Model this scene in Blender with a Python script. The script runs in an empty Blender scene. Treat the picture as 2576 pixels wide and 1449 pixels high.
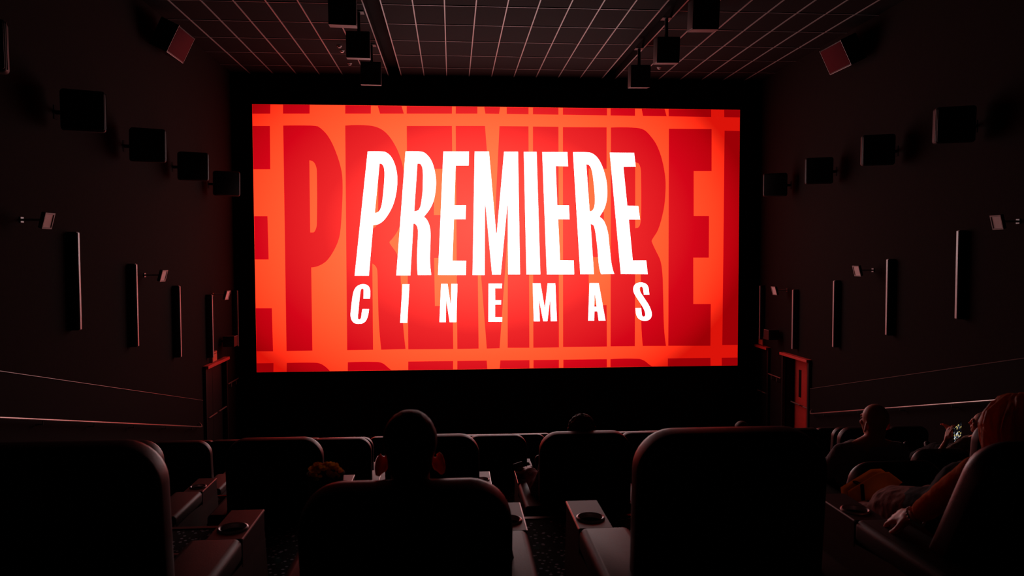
import bpy, bmesh, math, random
from mathutils import Vector, Matrix, Euler

# ------------------------------------------------------------------ camera, world, exposure
scene = bpy.context.scene
COL = scene.collection
PI = math.pi
CAM_Z = 4.9
YAW, PITCH, ROLL = 0.077, 0.0434, -0.003
fw = Vector((math.sin(YAW) * math.cos(PITCH), math.cos(YAW) * math.cos(PITCH), -math.sin(PITCH)))
rt = Vector((math.cos(YAW), -math.sin(YAW), 0))
up = rt.cross(fw)
rt, up = rt * math.cos(ROLL) + up * math.sin(ROLL), up * math.cos(ROLL) - rt * math.sin(ROLL)
cd = bpy.data.cameras.new('camera')
cam = bpy.data.objects.new('camera', cd)
COL.objects.link(cam)
m = Matrix.Identity(4)
for i in range(3):
    m[i][0], m[i][1], m[i][2] = rt[i], up[i], -fw[i]
m[2][3] = CAM_Z
cam.matrix_world = m
cd.sensor_width = 36.0
cd.lens = 36.0 * 1950 / 2576
cd.clip_start = 0.05
cd.clip_end = 200
cd.dof.use_dof = True
cd.dof.focus_distance = 13.0
cd.dof.aperture_fstop = 5.6
scene.camera = cam

world = bpy.data.worlds.new('world')
scene.world = world
world.use_nodes = True
world.node_tree.nodes['Background'].inputs[0].default_value = (0.45, 1.0, 0.62, 1)
world.node_tree.nodes['Background'].inputs[1].default_value = 0.0012     # faint green ambient added to tint the blacks, no real source
scene.view_settings.view_transform = 'Standard'
scene.view_settings.look = 'None'
scene.view_settings.exposure = 0.0
scene.view_settings.gamma = 1.0
scene.view_settings.use_curve_mapping = False

# ------------------------------------------------------------------ materials
MATS = {}


def srgb(r, g, b):
    f = lambda c: (c / 255 / 12.92) if c / 255 <= 0.04045 else ((c / 255 + 0.055) / 1.055) ** 2.4
    return (f(r), f(g), f(b), 1)


def mat(name, col, rough=0.6, spec=0.5, metal=0.0, noise=0.0, nscale=60.0, bump=0.0, bscale=200.0, sss=0.0, coat=0.0, sheen=0.0, trans=0.0):
    if name in MATS:
        return MATS[name]
    M = bpy.data.materials.new(name)
    M.use_nodes = True
    nt = M.node_tree
    b = nt.nodes['Principled BSDF']
    b.inputs['Base Color'].default_value = (*col, 1)
    b.inputs['Roughness'].default_value = rough
    b.inputs['Specular IOR Level'].default_value = spec
    b.inputs['Metallic'].default_value = metal
    if coat:
        b.inputs['Coat Weight'].default_value = coat
        b.inputs['Coat Roughness'].default_value = 0.25
    if sheen:
        b.inputs['Sheen Weight'].default_value = sheen
        b.inputs['Sheen Roughness'].default_value = 0.4
    if sss:
        b.inputs['Subsurface Weight'].default_value = sss
        b.inputs['Subsurface Radius'].default_value = (1.0, 0.22, 0.1)
        b.inputs['Subsurface Scale'].default_value = 0.026
    tc = nt.nodes.new('ShaderNodeTexCoord')
    if noise:
        n = nt.nodes.new('ShaderNodeTexNoise')
        n.inputs['Scale'].default_value = nscale
        n.inputs['Detail'].default_value = 3
        nt.links.new(tc.outputs['Object'], n.inputs['Vector'])
        mx = nt.nodes.new('ShaderNodeMix')
        mx.data_type = 'RGBA'
        mx.inputs[6].default_value = (*[c * (1 - noise) for c in col], 1)
        mx.inputs[7].default_value = (*[min(1, c * (1 + noise)) for c in col], 1)
        nt.links.new(n.outputs['Fac'], mx.inputs[0])
        nt.links.new(mx.outputs[2], b.inputs['Base Color'])
    if bump:
        n2 = nt.nodes.new('ShaderNodeTexNoise')
        n2.inputs['Scale'].default_value = bscale
        n2.inputs['Detail'].default_value = 2
        nt.links.new(tc.outputs['Object'], n2.inputs['Vector'])
        bp = nt.nodes.new('ShaderNodeBump')
        bp.inputs['Strength'].default_value = bump
        bp.inputs['Distance'].default_value = 0.004
        nt.links.new(n2.outputs['Fac'], bp.inputs['Height'])
        nt.links.new(bp.outputs['Normal'], b.inputs['Normal'])
    if trans:
        tr = nt.nodes.new('ShaderNodeBsdfTranslucent')
        tr.inputs['Color'].default_value = (*col, 1)
        ms = nt.nodes.new('ShaderNodeMixShader')
        ms.inputs[0].default_value = trans
        nt.links.new(b.outputs[0], ms.inputs[1])
        nt.links.new(tr.outputs[0], ms.inputs[2])
        nt.links.new(ms.outputs[0], nt.nodes['Material Output'].inputs['Surface'])
    MATS[name] = M
    return M


def picture_mat(name, stops):
    """emission of the projected picture: colour runs outward from the bright middle of the frame"""
    M = bpy.data.materials.new(name)
    M.use_nodes = True
    nt = M.node_tree
    nt.nodes.clear()
    out = nt.nodes.new('ShaderNodeOutputMaterial')
    em = nt.nodes.new('ShaderNodeEmission')
    tc = nt.nodes.new('ShaderNodeTexCoord')
    mp = nt.nodes.new('ShaderNodeMapping')
    mp.inputs['Location'].default_value = (0.08, 0, -0.06)
    mp.inputs['Scale'].default_value = (1 / 7.6, 0, 1 / 5.3)
    ln = nt.nodes.new('ShaderNodeVectorMath')
    ln.operation = 'LENGTH'
    cr = nt.nodes.new('ShaderNodeValToRGB')
    el = cr.color_ramp.elements
    el[0].position, el[0].color = stops[0]
    el[1].position, el[1].color = stops[-1]
    for p, c in stops[1:-1]:
        e = el.new(p)
        e.color = c
    nt.links.new(tc.outputs['Object'], mp.inputs['Vector'])
    nt.links.new(mp.outputs['Vector'], ln.inputs[0])
    nt.links.new(ln.outputs['Value'], cr.inputs['Fac'])
    nt.links.new(cr.outputs['Color'], em.inputs['Color'])
    nt.links.new(em.outputs['Emission'], out.inputs['Surface'])
    MATS[name] = M
    return M


def glow_mat(name, col, strength):
    M = bpy.data.materials.new(name)
    M.use_nodes = True
    b = M.node_tree.nodes['Principled BSDF']
    b.inputs['Base Color'].default_value = (0.02, 0.02, 0.02, 1)
    b.inputs['Emission Color'].default_value = (*col, 1)
    b.inputs['Emission Strength'].default_value = strength
    MATS[name] = M
    return M


mat('wall_fabric', (0.018, 0.0130, 0.0120), 0.95, 0.04, noise=0.25, nscale=25, bump=0.3, bscale=90)
mat('wall_base', (0.012, 0.0095, 0.009), 0.9, 0.06, noise=0.2, nscale=15)
mat('velvet', (0.012, 0.008, 0.008), 0.95, 0.05, noise=0.2, nscale=12)
mat('tile', (0.017, 0.0145, 0.0145), 0.9, 0.05, noise=0.18, nscale=18, bump=0.3, bscale=120)
mat('grid_metal', (0.30, 0.275, 0.27), 0.45, 0.5, noise=0.08, nscale=8)
mat('leather', (0.013, 0.010, 0.009), 0.42, 0.4, noise=0.2, nscale=40, bump=0.12, bscale=260)
mat('leather_panel', (0.010, 0.011, 0.010), 0.55, 0.4, noise=0.2, nscale=30, bump=0.12, bscale=260)
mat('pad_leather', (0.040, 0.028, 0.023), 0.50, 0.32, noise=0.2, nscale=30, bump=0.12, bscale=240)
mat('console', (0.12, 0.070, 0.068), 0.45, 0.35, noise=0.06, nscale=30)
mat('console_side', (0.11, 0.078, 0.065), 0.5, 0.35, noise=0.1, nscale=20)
mat('chrome', (0.80, 0.70, 0.71), 0.34, 0.5, metal=0.35, noise=0.05)
mat('black_plastic', (0.010, 0.010, 0.010), 0.4, 0.5, noise=0.15)
mat('cup_black', (0.004, 0.004, 0.004), 0.5, 0.3, noise=0.1)
mat('speaker_black', (0.012, 0.011, 0.011), 0.55, 0.4, noise=0.2, nscale=30)
mat('speaker_lit_underside', (0.030, 0.026, 0.026), 0.6, 0.4, noise=0.2, nscale=200)
mat('speaker_redlit_front', (0.09, 0.007, 0.012), 0.85, 0.1, noise=0.12, nscale=60)
mat('speaker_lit_edge', (0.20, 0.17, 0.17), 0.4, 0.5, noise=0.1)  # pale strips paint in the lit edges of the cabinets
mat('lamp_strip', (0.45, 0.42, 0.43), 0.25, 0.5, noise=0.05)
mat('lamp_body', (0.012, 0.011, 0.012), 0.35, 0.5, noise=0.1)
mat('lamp_glass', (0.75, 0.70, 0.68), 0.3, 0.5, noise=0.06, nscale=14)
mat('lamp_frame', (0.40, 0.37, 0.36), 0.4, 0.5, noise=0.08)
mat('rail_metal', (0.34, 0.26, 0.24), 0.30, 0.5, metal=0.6, noise=0.1)
mat('trim_metal', (0.09, 0.075, 0.07), 0.4, 0.5, noise=0.1)
mat('door_red_light', (0.62, 0.05, 0.04), 0.5, 0.4, noise=0.1, nscale=10)  # red glow of the screen put into the leaf colour
mat('door_dark', (0.012, 0.012, 0.012), 0.6, 0.3, noise=0.15)
mat('header_red_light', (0.62, 0.07, 0.06), 0.5, 0.4, noise=0.1)  # header coloured with the red light the screen throws on it
mat('sign_face', (0.75, 0.20, 0.12), 0.5, 0.4, noise=0.1)
mat('sign_dark', (0.20, 0.06, 0.05), 0.5, 0.4, noise=0.1)
mat('skin', (0.78, 0.36, 0.25), 0.5, 0.4, noise=0.08, nscale=40, sss=0.85)
mat('hair_dark', (0.016, 0.011, 0.009), 0.55, 0.4, noise=0.3, nscale=300, bump=0.6, bscale=400)
mat('hair_brown', (0.22, 0.07, 0.045), 0.55, 0.4, noise=0.35, nscale=150, bump=0.6, bscale=300, trans=0.25)
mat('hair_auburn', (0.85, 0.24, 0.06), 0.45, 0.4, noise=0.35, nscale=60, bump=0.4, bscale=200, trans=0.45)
mat('cloth_black', (0.014, 0.013, 0.014), 0.9, 0.2, noise=0.2, nscale=80, bump=0.2, bscale=120)
mat('cloth_pink', (0.50, 0.24, 0.25), 0.9, 0.2, noise=0.2, nscale=60, bump=0.3, bscale=80)
mat('cloth_grey', (0.38, 0.35, 0.37), 0.9, 0.2, noise=0.3, nscale=60, bump=0.3, bscale=80)
mat('cloth_print', (0.30, 0.24, 0.18), 0.9, 0.2, noise=0.7, nscale=45, bump=0.3, bscale=80)
mat('cloth_rust', (0.40, 0.13, 0.10), 0.9, 0.2, noise=0.25, nscale=50, bump=0.3, bscale=80)
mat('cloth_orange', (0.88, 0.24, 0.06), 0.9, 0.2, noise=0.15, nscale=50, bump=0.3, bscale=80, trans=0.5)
mat('trouser', (0.42, 0.15, 0.12), 0.85, 0.2, noise=0.3, nscale=30, bump=0.3, bscale=60)
mat('shoe', (0.03, 0.025, 0.022), 0.5, 0.4, noise=0.2)
mat('bag_tan', (0.80, 0.42, 0.16), 0.6, 0.3, noise=0.2, nscale=25, bump=0.2, bscale=90, trans=0.5)
mat('strap_dark', (0.010, 0.008, 0.008), 0.6, 0.3, noise=0.2)
mat('popcorn', (0.98, 0.70, 0.20), 0.7, 0.3, noise=0.2, nscale=70, trans=0.8)
mat('bead', (0.80, 0.74, 0.70), 0.25, 0.6, noise=0.1)
mat('eye', (0.5, 0.45, 0.42), 0.2, 0.5, noise=0.1)

def hot(r, g, b, k):
    c = srgb(r, g, b)
    return (c[0] * k, c[1], c[2], 1)          # the projected red runs past display white in the bright middle


picture_mat('picture_orange', [(0.0, hot(255, 140, 86, 3.6)), (0.35, hot(255, 124, 74, 3.5)), (0.66, hot(255, 94, 50, 3.0)), (0.86, hot(252, 68, 34, 1.8)), (0.98, srgb(230, 32, 16)), (1.0, srgb(220, 20, 10))])
picture_mat('picture_red', [(0.0, hot(255, 92, 78, 2.6)), (0.30, hot(253, 74, 63, 1.6)), (0.55, srgb(238, 38, 40)), (0.78, srgb(212, 6, 24)), (0.92, srgb(188, 2, 14)), (1.0, srgb(156, 0, 6))])
picture_mat('picture_white', [(0.0, (1, 1, 1, 1)), (0.5, (0.98, 0.98, 0.98, 1)), (1.0, (0.93, 0.93, 0.94, 1))])
MATS['picture_white'].node_tree.nodes['Emission'].inputs['Strength'].default_value = 4.0

# carpet with pale and teal flecks
M = mat('carpet', (0.012, 0.014, 0.014), 0.95, 0.1)
nt = M.node_tree
b = nt.nodes['Principled BSDF']
tc = nt.nodes.new('ShaderNodeTexCoord')
vo = nt.nodes.new('ShaderNodeTexVoronoi')
vo.inputs['Scale'].default_value = 30
cr = nt.nodes.new('ShaderNodeValToRGB')
cr.color_ramp.elements[0].position, cr.color_ramp.elements[0].color = 0.22, (0.75, 0.88, 1.0, 1)
cr.color_ramp.elements[1].position, cr.color_ramp.elements[1].color = 0.30, (0.012, 0.016, 0.017, 1)
nz = nt.nodes.new('ShaderNodeTexNoise')
nz.inputs['Scale'].default_value = 4.0
cr2 = nt.nodes.new('ShaderNodeValToRGB')
cr2.color_ramp.elements[0].position, cr2.color_ramp.elements[0].color = 0.64, (0, 0, 0, 1)
cr2.color_ramp.elements[1].position, cr2.color_ramp.elements[1].color = 0.70, (1, 1, 1, 1)
mx = nt.nodes.new('ShaderNodeMix')
mx.data_type = 'RGBA'
mx.inputs[7].default_value = (0.04, 0.26, 0.22, 1)
nt.links.new(tc.outputs['Object'], vo.inputs['Vector'])
nt.links.new(tc.outputs['Object'], nz.inputs['Vector'])
nt.links.new(vo.outputs['Distance'], cr.inputs['Fac'])
nt.links.new(nz.outputs['Fac'], cr2.inputs['Fac'])
nt.links.new(cr2.outputs['Color'], mx.inputs[0])
nt.links.new(cr.outputs['Color'], mx.inputs[6])
nt.links.new(mx.outputs[2], b.inputs['Base Color'])

# lit picture on the raised telephone
M = bpy.data.materials.new('phone_picture')
M.use_nodes = True
MATS['phone_picture'] = M
nt = M.node_tree
b = nt.nodes['Principled BSDF']
b.inputs['Base Color'].default_value = (0.01, 0.01, 0.01, 1)
tc = nt.nodes.new('ShaderNodeTexCoord')
vo = nt.nodes.new('ShaderNodeTexVoronoi')
vo.inputs['Scale'].default_value = 55
cr = nt.nodes.new('ShaderNodeValToRGB')
cr.color_ramp.interpolation = 'CONSTANT'
e = cr.color_ramp.elements
e[0].position, e[0].color = 0.0, (0.004, 0.004, 0.006, 1)
e[1].position, e[1].color = 0.45, (0.55, 0.42, 0.14, 1)
for p, c in ((0.60, (0.006, 0.006, 0.008, 1)), (0.70, (0.55, 0.6, 0.65, 1)), (0.82, (0.05, 0.06, 0.08, 1))):
    k = e.new(p)
    k.color = c
sp = nt.nodes.new('ShaderNodeSeparateColor')
nt.links.new(tc.outputs['Object'], vo.inputs['Vector'])
nt.links.new(vo.outputs['Color'], sp.inputs[0])
nt.links.new(sp.outputs[0], cr.inputs['Fac'])
nt.links.new(cr.outputs['Color'], b.inputs['Emission Color'])
b.inputs['Emission Strength'].default_value = 0.9


# ------------------------------------------------------------------ helpers
def obj(name, me, material=None, parent=None, loc=(0, 0, 0), rot=(0, 0, 0)):
    o = bpy.data.objects.new(name, me)
    if material and me is not None and not me.materials:
        me.materials.append(MATS[material])
    COL.objects.link(o)
    o.location = loc
    o.rotation_euler = rot
    if parent:
        o.parent = parent
    return o


def tag(o, label=None, cat=None, group=None, kind=None):
    if label:
        o['label'] = label
    if cat:
        o['category'] = cat
    if group:
        o['group'] = group
    if kind:
        o['kind'] = kind
    return o


def thing(name, label, cat, loc=(0, 0, 0), rot=(0, 0, 0), group=None):
    return tag(obj(name, None, None, None, loc, rot), label, cat, group)


def mesh(name, verts, faces, smooth=False):
    me = bpy.data.meshes.new(name)
    me.from_pydata([tuple(v) for v in verts], [], faces)
    me.update()
    if smooth:
        me.polygons.foreach_set('use_smooth', [True] * len(me.polygons))
    return me


class MB:
    """collects shapes into one mesh"""

    def __init__(s):
        s.v, s.f = [], []

    def add(s, verts, faces, mtx=None):
        n = len(s.v)
        s.v += [(mtx @ Vector(v)) if mtx else Vector(v) for v in verts]
        s.f += [[i + n for i in f] for f in faces]
        return s

    def box(s, x0, x1, y0, y1, z0, z1, mtx=None):
        v = [(x, y, z) for x in (x0, x1) for y in (y0, y1) for z in (z0, z1)]
        return s.add(v, [(0, 1, 3, 2), (4, 6, 7, 5), (0, 4, 5, 1), (2, 3, 7, 6), (0, 2, 6, 4), (1, 5, 7, 3)], mtx)

    def tube(s, pts, r, n=8, cap=True):
        pts = [Vector(p) for p in pts]
        rings = []
        prev = None
        for i, p in enumerate(pts):
            if i == 0:
                d = pts[1] - p
            elif i == len(pts) - 1:
                d = p - pts[i - 1]
            else:
                d = (pts[i + 1] - p).normalized() + (p - pts[i - 1]).normalized()
            d.normalize()
            a = d.orthogonal().normalized() if prev is None else (prev - d * prev.dot(d)).normalized()
            prev = a
            bb = d.cross(a)
            rr = r[i] if isinstance(r, (list, tuple)) else r
            rings.append([p + (a * math.cos(2 * PI * k / n) + bb * math.sin(2 * PI * k / n)) * rr for k in range(n)])
        v = [q for R in rings for q in R]
        f = []
        for i in range(len(rings) - 1):
            for k in range(n):
                f.append((i * n + k, i * n + (k + 1) % n, (i + 1) * n + (k + 1) % n, (i + 1) * n + k))
        if cap:
            f.append(list(range(n))[::-1])
            f.append([(len(rings) - 1) * n + k for k in range(n)])
        return s.add(v, f)

    def lathe(s, prof, n=24, mtx=None, cap=False):
        v = [(r * math.cos(2 * PI * k / n), r * math.sin(2 * PI * k / n), z) for r, z in prof for k in range(n)]
        f = [(i * n + k, i * n + (k + 1) % n, (i + 1) * n + (k + 1) % n, (i + 1) * n + k) for i in range(len(prof) - 1) for k in range(n)]
        if cap:
            f.append(list(range(n))[::-1])
            f.append([(len(prof) - 1) * n + k for k in range(n)])
        return s.add(v, f, mtx)

    def mesh(s, name, smooth=False, bevel=0.0, seg=2):
        me = mesh(name, s.v, s.f, False)
        bm = bmesh.new()
        bm.from_mesh(me)
        if bevel:
            bmesh.ops.bevel(bm, geom=[e for e in bm.edges if e.calc_face_angle(0) > 0.5], offset=bevel, segments=seg, profile=0.6, affect='EDGES')
        bmesh.ops.recalc_face_normals(bm, faces=bm.faces[:])
        bm.to_mesh(me)
        bm.free()
        if smooth:
            me.polygons.foreach_set('use_smooth', [True] * len(me.polygons))
            me.set_sharp_from_angle(angle=math.radians(40)) if hasattr(me, 'set_sharp_from_angle') else None
        return me


def outline(w, h, rt_, rb, e=0.0, n=7):
    """rounded rectangle in X/Z hanging below z=0, inset by e"""
    pts = []
    w2 = w / 2 - e
    for cx, cz, r, a0 in ((1, 1, rt_, 0), (-1, 1, rt_, 90), (-1, -1, rb, 180), (1, -1, rb, 270)):
        r = max(r - e, 0.004)
        zc = (-e - r) if cz > 0 else (-h + e + r)
        for k in range(n):
            a = math.radians(a0 + 90 * k / (n - 1))
            pts.append((cx * (w2 - r) + r * math.cos(a), zc + r * math.sin(a)))
    return pts


def rslab(name, w, h, rt_, rb, d, er, n=7, er_n=4, crown=0.0, smooth=True, er_back=None):
    """padded slab: outline in X/Z, depth 0..d along +Y, edges rounded by er"""
    eb = er if er_back is None else er_back
    rings = [(eb * (1 - math.sin(PI / 2 * k / er_n)), eb * (1 - math.cos(PI / 2 * k / er_n))) for k in range(er_n + 1)]
    rings = [(e, y) for e, y in rings]
    rings += [(er * (1 - math.cos(PI / 2 * k / er_n)), d - er * (1 - math.sin(PI / 2 * k / er_n))) for k in range(er_n + 1)]
    v, f = [], []
    m_ = 4 * n
    for e, y in rings:
        for x, z in outline(w, h, rt_, rb, e, n):
            v.append((x, y, z - crown * (2 * x / w) ** 2))
    for i in range(len(rings) - 1):
        for k in range(m_):
            f.append((i * m_ + k, i * m_ + (k + 1) % m_, (i + 1) * m_ + (k + 1) % m_, (i + 1) * m_ + k))
    f.append(list(range(m_))[::-1])
    f.append([(len(rings) - 1) * m_ + k for k in range(m_)])
    me = mesh(name, v, f)
    bm = bmesh.new()
    bm.from_mesh(me)
    bmesh.ops.recalc_face_normals(bm, faces=bm.faces[:])
    bm.to_mesh(me)
    bm.free()
    if smooth:
        me.polygons.foreach_set('use_smooth', [True] * len(me.polygons))
        me.set_sharp_from_angle(angle=math.radians(50))
    return me


def structure(name, mb, material, bevel=0.0, parent=None):
    o = obj(name, mb.mesh(name, bevel=bevel), material, parent)
    if parent is None:
        o['kind'] = 'structure'
    return o

# ------------------------------------------------------------------ the room
XL, XR = -5.75, 8.55
ZC = 9.666
YF = 21.06
DROP, PITCH_Y = 0.595, 2.55


def tier_z(k):
    return 3.31 - DROP * k


floor = structure('floor', MB().box(XL - 0.6, XR + 0.6, 17.35, YF + 0.3, -0.2, 0.0), 'carpet')
for k in range(-2, 6):
    t = structure('floor_tier', MB().box(XL, XR, 2.05 + PITCH_Y * k, 4.6 + PITCH_Y * k, -0.2, tier_z(k)), 'carpet')
    nose = obj('nosing', MB().box(XL, XR, 4.57 + PITCH_Y * k, 4.606 + PITCH_Y * k, tier_z(k) - 0.03, tier_z(k) + 0.004).mesh('nosing'), 'trim_metal', t)

# side walls with their door openings
wl = MB().box(XL - 0.9, XL, -3.2, 18.36, -0.2, ZC + 0.3).box(XL - 0.9, XL, 19.93, YF + 0.3, -0.2, ZC + 0.3).box(XL - 0.9, XL, 18.36, 19.93, 2.27, ZC + 0.3)
wl.box(XL - 0.92, XL - 0.85, 18.3, 20.0, -0.2, 2.4)
structure('wall_left', wl, 'wall_fabric')
wr = MB().box(XR, XR + 0.9, -3.2, 17.9, -0.2, ZC + 0.3).box(XR, XR + 0.9, 19.28, 20.27, -0.2, ZC + 0.3).box(XR, XR + 0.9, 17.9, 19.28, 2.29, ZC + 0.3)
wr.box(XR, XR + 0.9, 20.27, YF + 0.3, 2.30, ZC + 0.3).box(XR + 0.85, XR + 0.92, 17.8, YF + 0.3, -0.2, 2.4)
structure('wall_right', wr, 'wall_fabric')
structure('wall_front', MB().box(XL - 0.9, XR + 0.9, YF, YF + 0.3, -0.2, ZC + 0.3), 'velvet')


def wainscot(name, x, s, y1, z1, slope):
    """raised lower panel of a side wall; its top edge follows the rake of the seating"""
    y0 = 1.0
    zt = z1 + slope * (y1 - y0)
    a, b_ = (x, x + s * 0.06)
    v = [(q, y, z) for q in (a, b_) for y, z in ((y0, -0.1), (y1, -0.1), (y1, z1), (y0, zt))]
    mb = MB().add(v, [(0, 1, 2, 3), (7, 6, 5, 4), (0, 4, 5, 1), (1, 5, 6, 2), (2, 6, 7, 3), (3, 7, 4, 0)])
    o = structure(name, mb, 'wall_base')
    c = MB()
    d = Vector((0, y0 - y1, zt - z1))
    c.tube([(x + s * 0.06, y1, z1), (x + s * 0.06, y0, zt)], 0.009, 6)
    obj('capping', c.mesh('capping'), 'trim_metal', o)
    return o


wainscot('trim_1', XL, 1, 18.05, 1.59, 0.2362)
wainscot('trim_2', XR, -1, 17.76, 1.674, 0.2404)

# ceiling: slab, then lay-in panels, exposed bars and two dark slots
ceil = structure('ceiling', MB().box(XL - 0.9, XR + 0.9, -3.2, YF + 0.3, ZC + 0.25, ZC + 0.5).box(XL, -1.656, -3.2, 11.39, ZC, ZC + 0.26).box(-1.313, 4.087, -3.2, 11.39, ZC, ZC + 0.26).box(4.453, XR, -3.2, 11.39, ZC, ZC + 0.26), 'tile')
xs_l = [XL] + [-1.656 - 0.6 * k for k in range(6, -1, -1)]
xs_c = [-1.313 + 0.6 * k for k in range(10)]
xs_r = [4.453 + 0.6 * k for k in range(7)] + [XR]
ys = [11.395 + 1.245 * k for k in range(8)] + [YF]
tile_me = {}
for xs in (xs_l, xs_c, xs_r):
    for i in range(len(xs) - 1):
        for j in range(len(ys) - 1):
            w, d = xs[i + 1] - xs[i] - 0.012, ys[j + 1] - ys[j] - 0.012
            key = (round(w, 2), round(d, 2))
            if key not in tile_me:
                tile_me[key] = MB().box(-w / 2, w / 2, -d / 2, d / 2, 0.006, 0.024).mesh('ceiling_tile', bevel=0.003, seg=1)
            obj('ceiling_tile', tile_me[key], 'tile', ceil, ((xs[i] + xs[i + 1]) / 2, (ys[j] + ys[j + 1]) / 2, ZC))
    L = YF - 11.39
    lm = MB().box(-0.012, 0.012, 0, L, -0.010, 0.012).mesh('grid_bar')
    for x in xs:
        if XL < x < XR:
            obj('grid_bar', lm, 'grid_metal', ceil, (x, 11.39, ZC))
    cm = MB().box(xs[0], xs[-1], -0.008, 0.008, -0.006, 0.012).mesh('grid_bar')
    for y in ys[:-1]:
        obj('grid_bar', cm, 'grid_metal', ceil, (0, y, ZC))
for x0, x1 in ((-1.656, -1.313), (4.087, 4.453)):
    s = MB().box(x0 + 0.012, x0 + 0.02, -3.2, YF, ZC, ZC + 0.25).box(x1 - 0.02, x1 - 0.012, -3.2, YF, ZC, ZC + 0.25).box(x0, x1, -3.2, YF, ZC + 0.2, ZC + 0.24)
    obj('ceiling_slot', s.mesh('ceiling_slot'), 'velvet', ceil)


# ------------------------------------------------------------------ the screen and its picture
SC = (1.3634, 21.0, 5.3204)
SW, SH = 13.1435, 7.0812
scr = thing('cinema_screen', 'huge glowing cinema screen reading PREMIERE CINEMAS in white on red', 'screen', SC)
obj('picture', MB().box(-SW / 2, SW / 2, 0, 0.02, -SH / 2, SH / 2).mesh('picture'), 'picture_orange', scr)
fr = MB()
for a in ((-SW / 2 - 0.12, SW / 2 + 0.12, SH / 2, SH / 2 + 0.12), (-SW / 2 - 0.12, SW / 2 + 0.12, -SH / 2 - 0.12, -SH / 2), (-SW / 2 - 0.12, -SW / 2, -SH / 2, SH / 2), (SW / 2, SW / 2 + 0.12, -SH / 2, SH / 2)):
    fr.box(a[0], a[1], 0.0, 0.05, a[2], a[3])
obj('masking', fr.mesh('masking'), 'velvet', scr)

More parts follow.
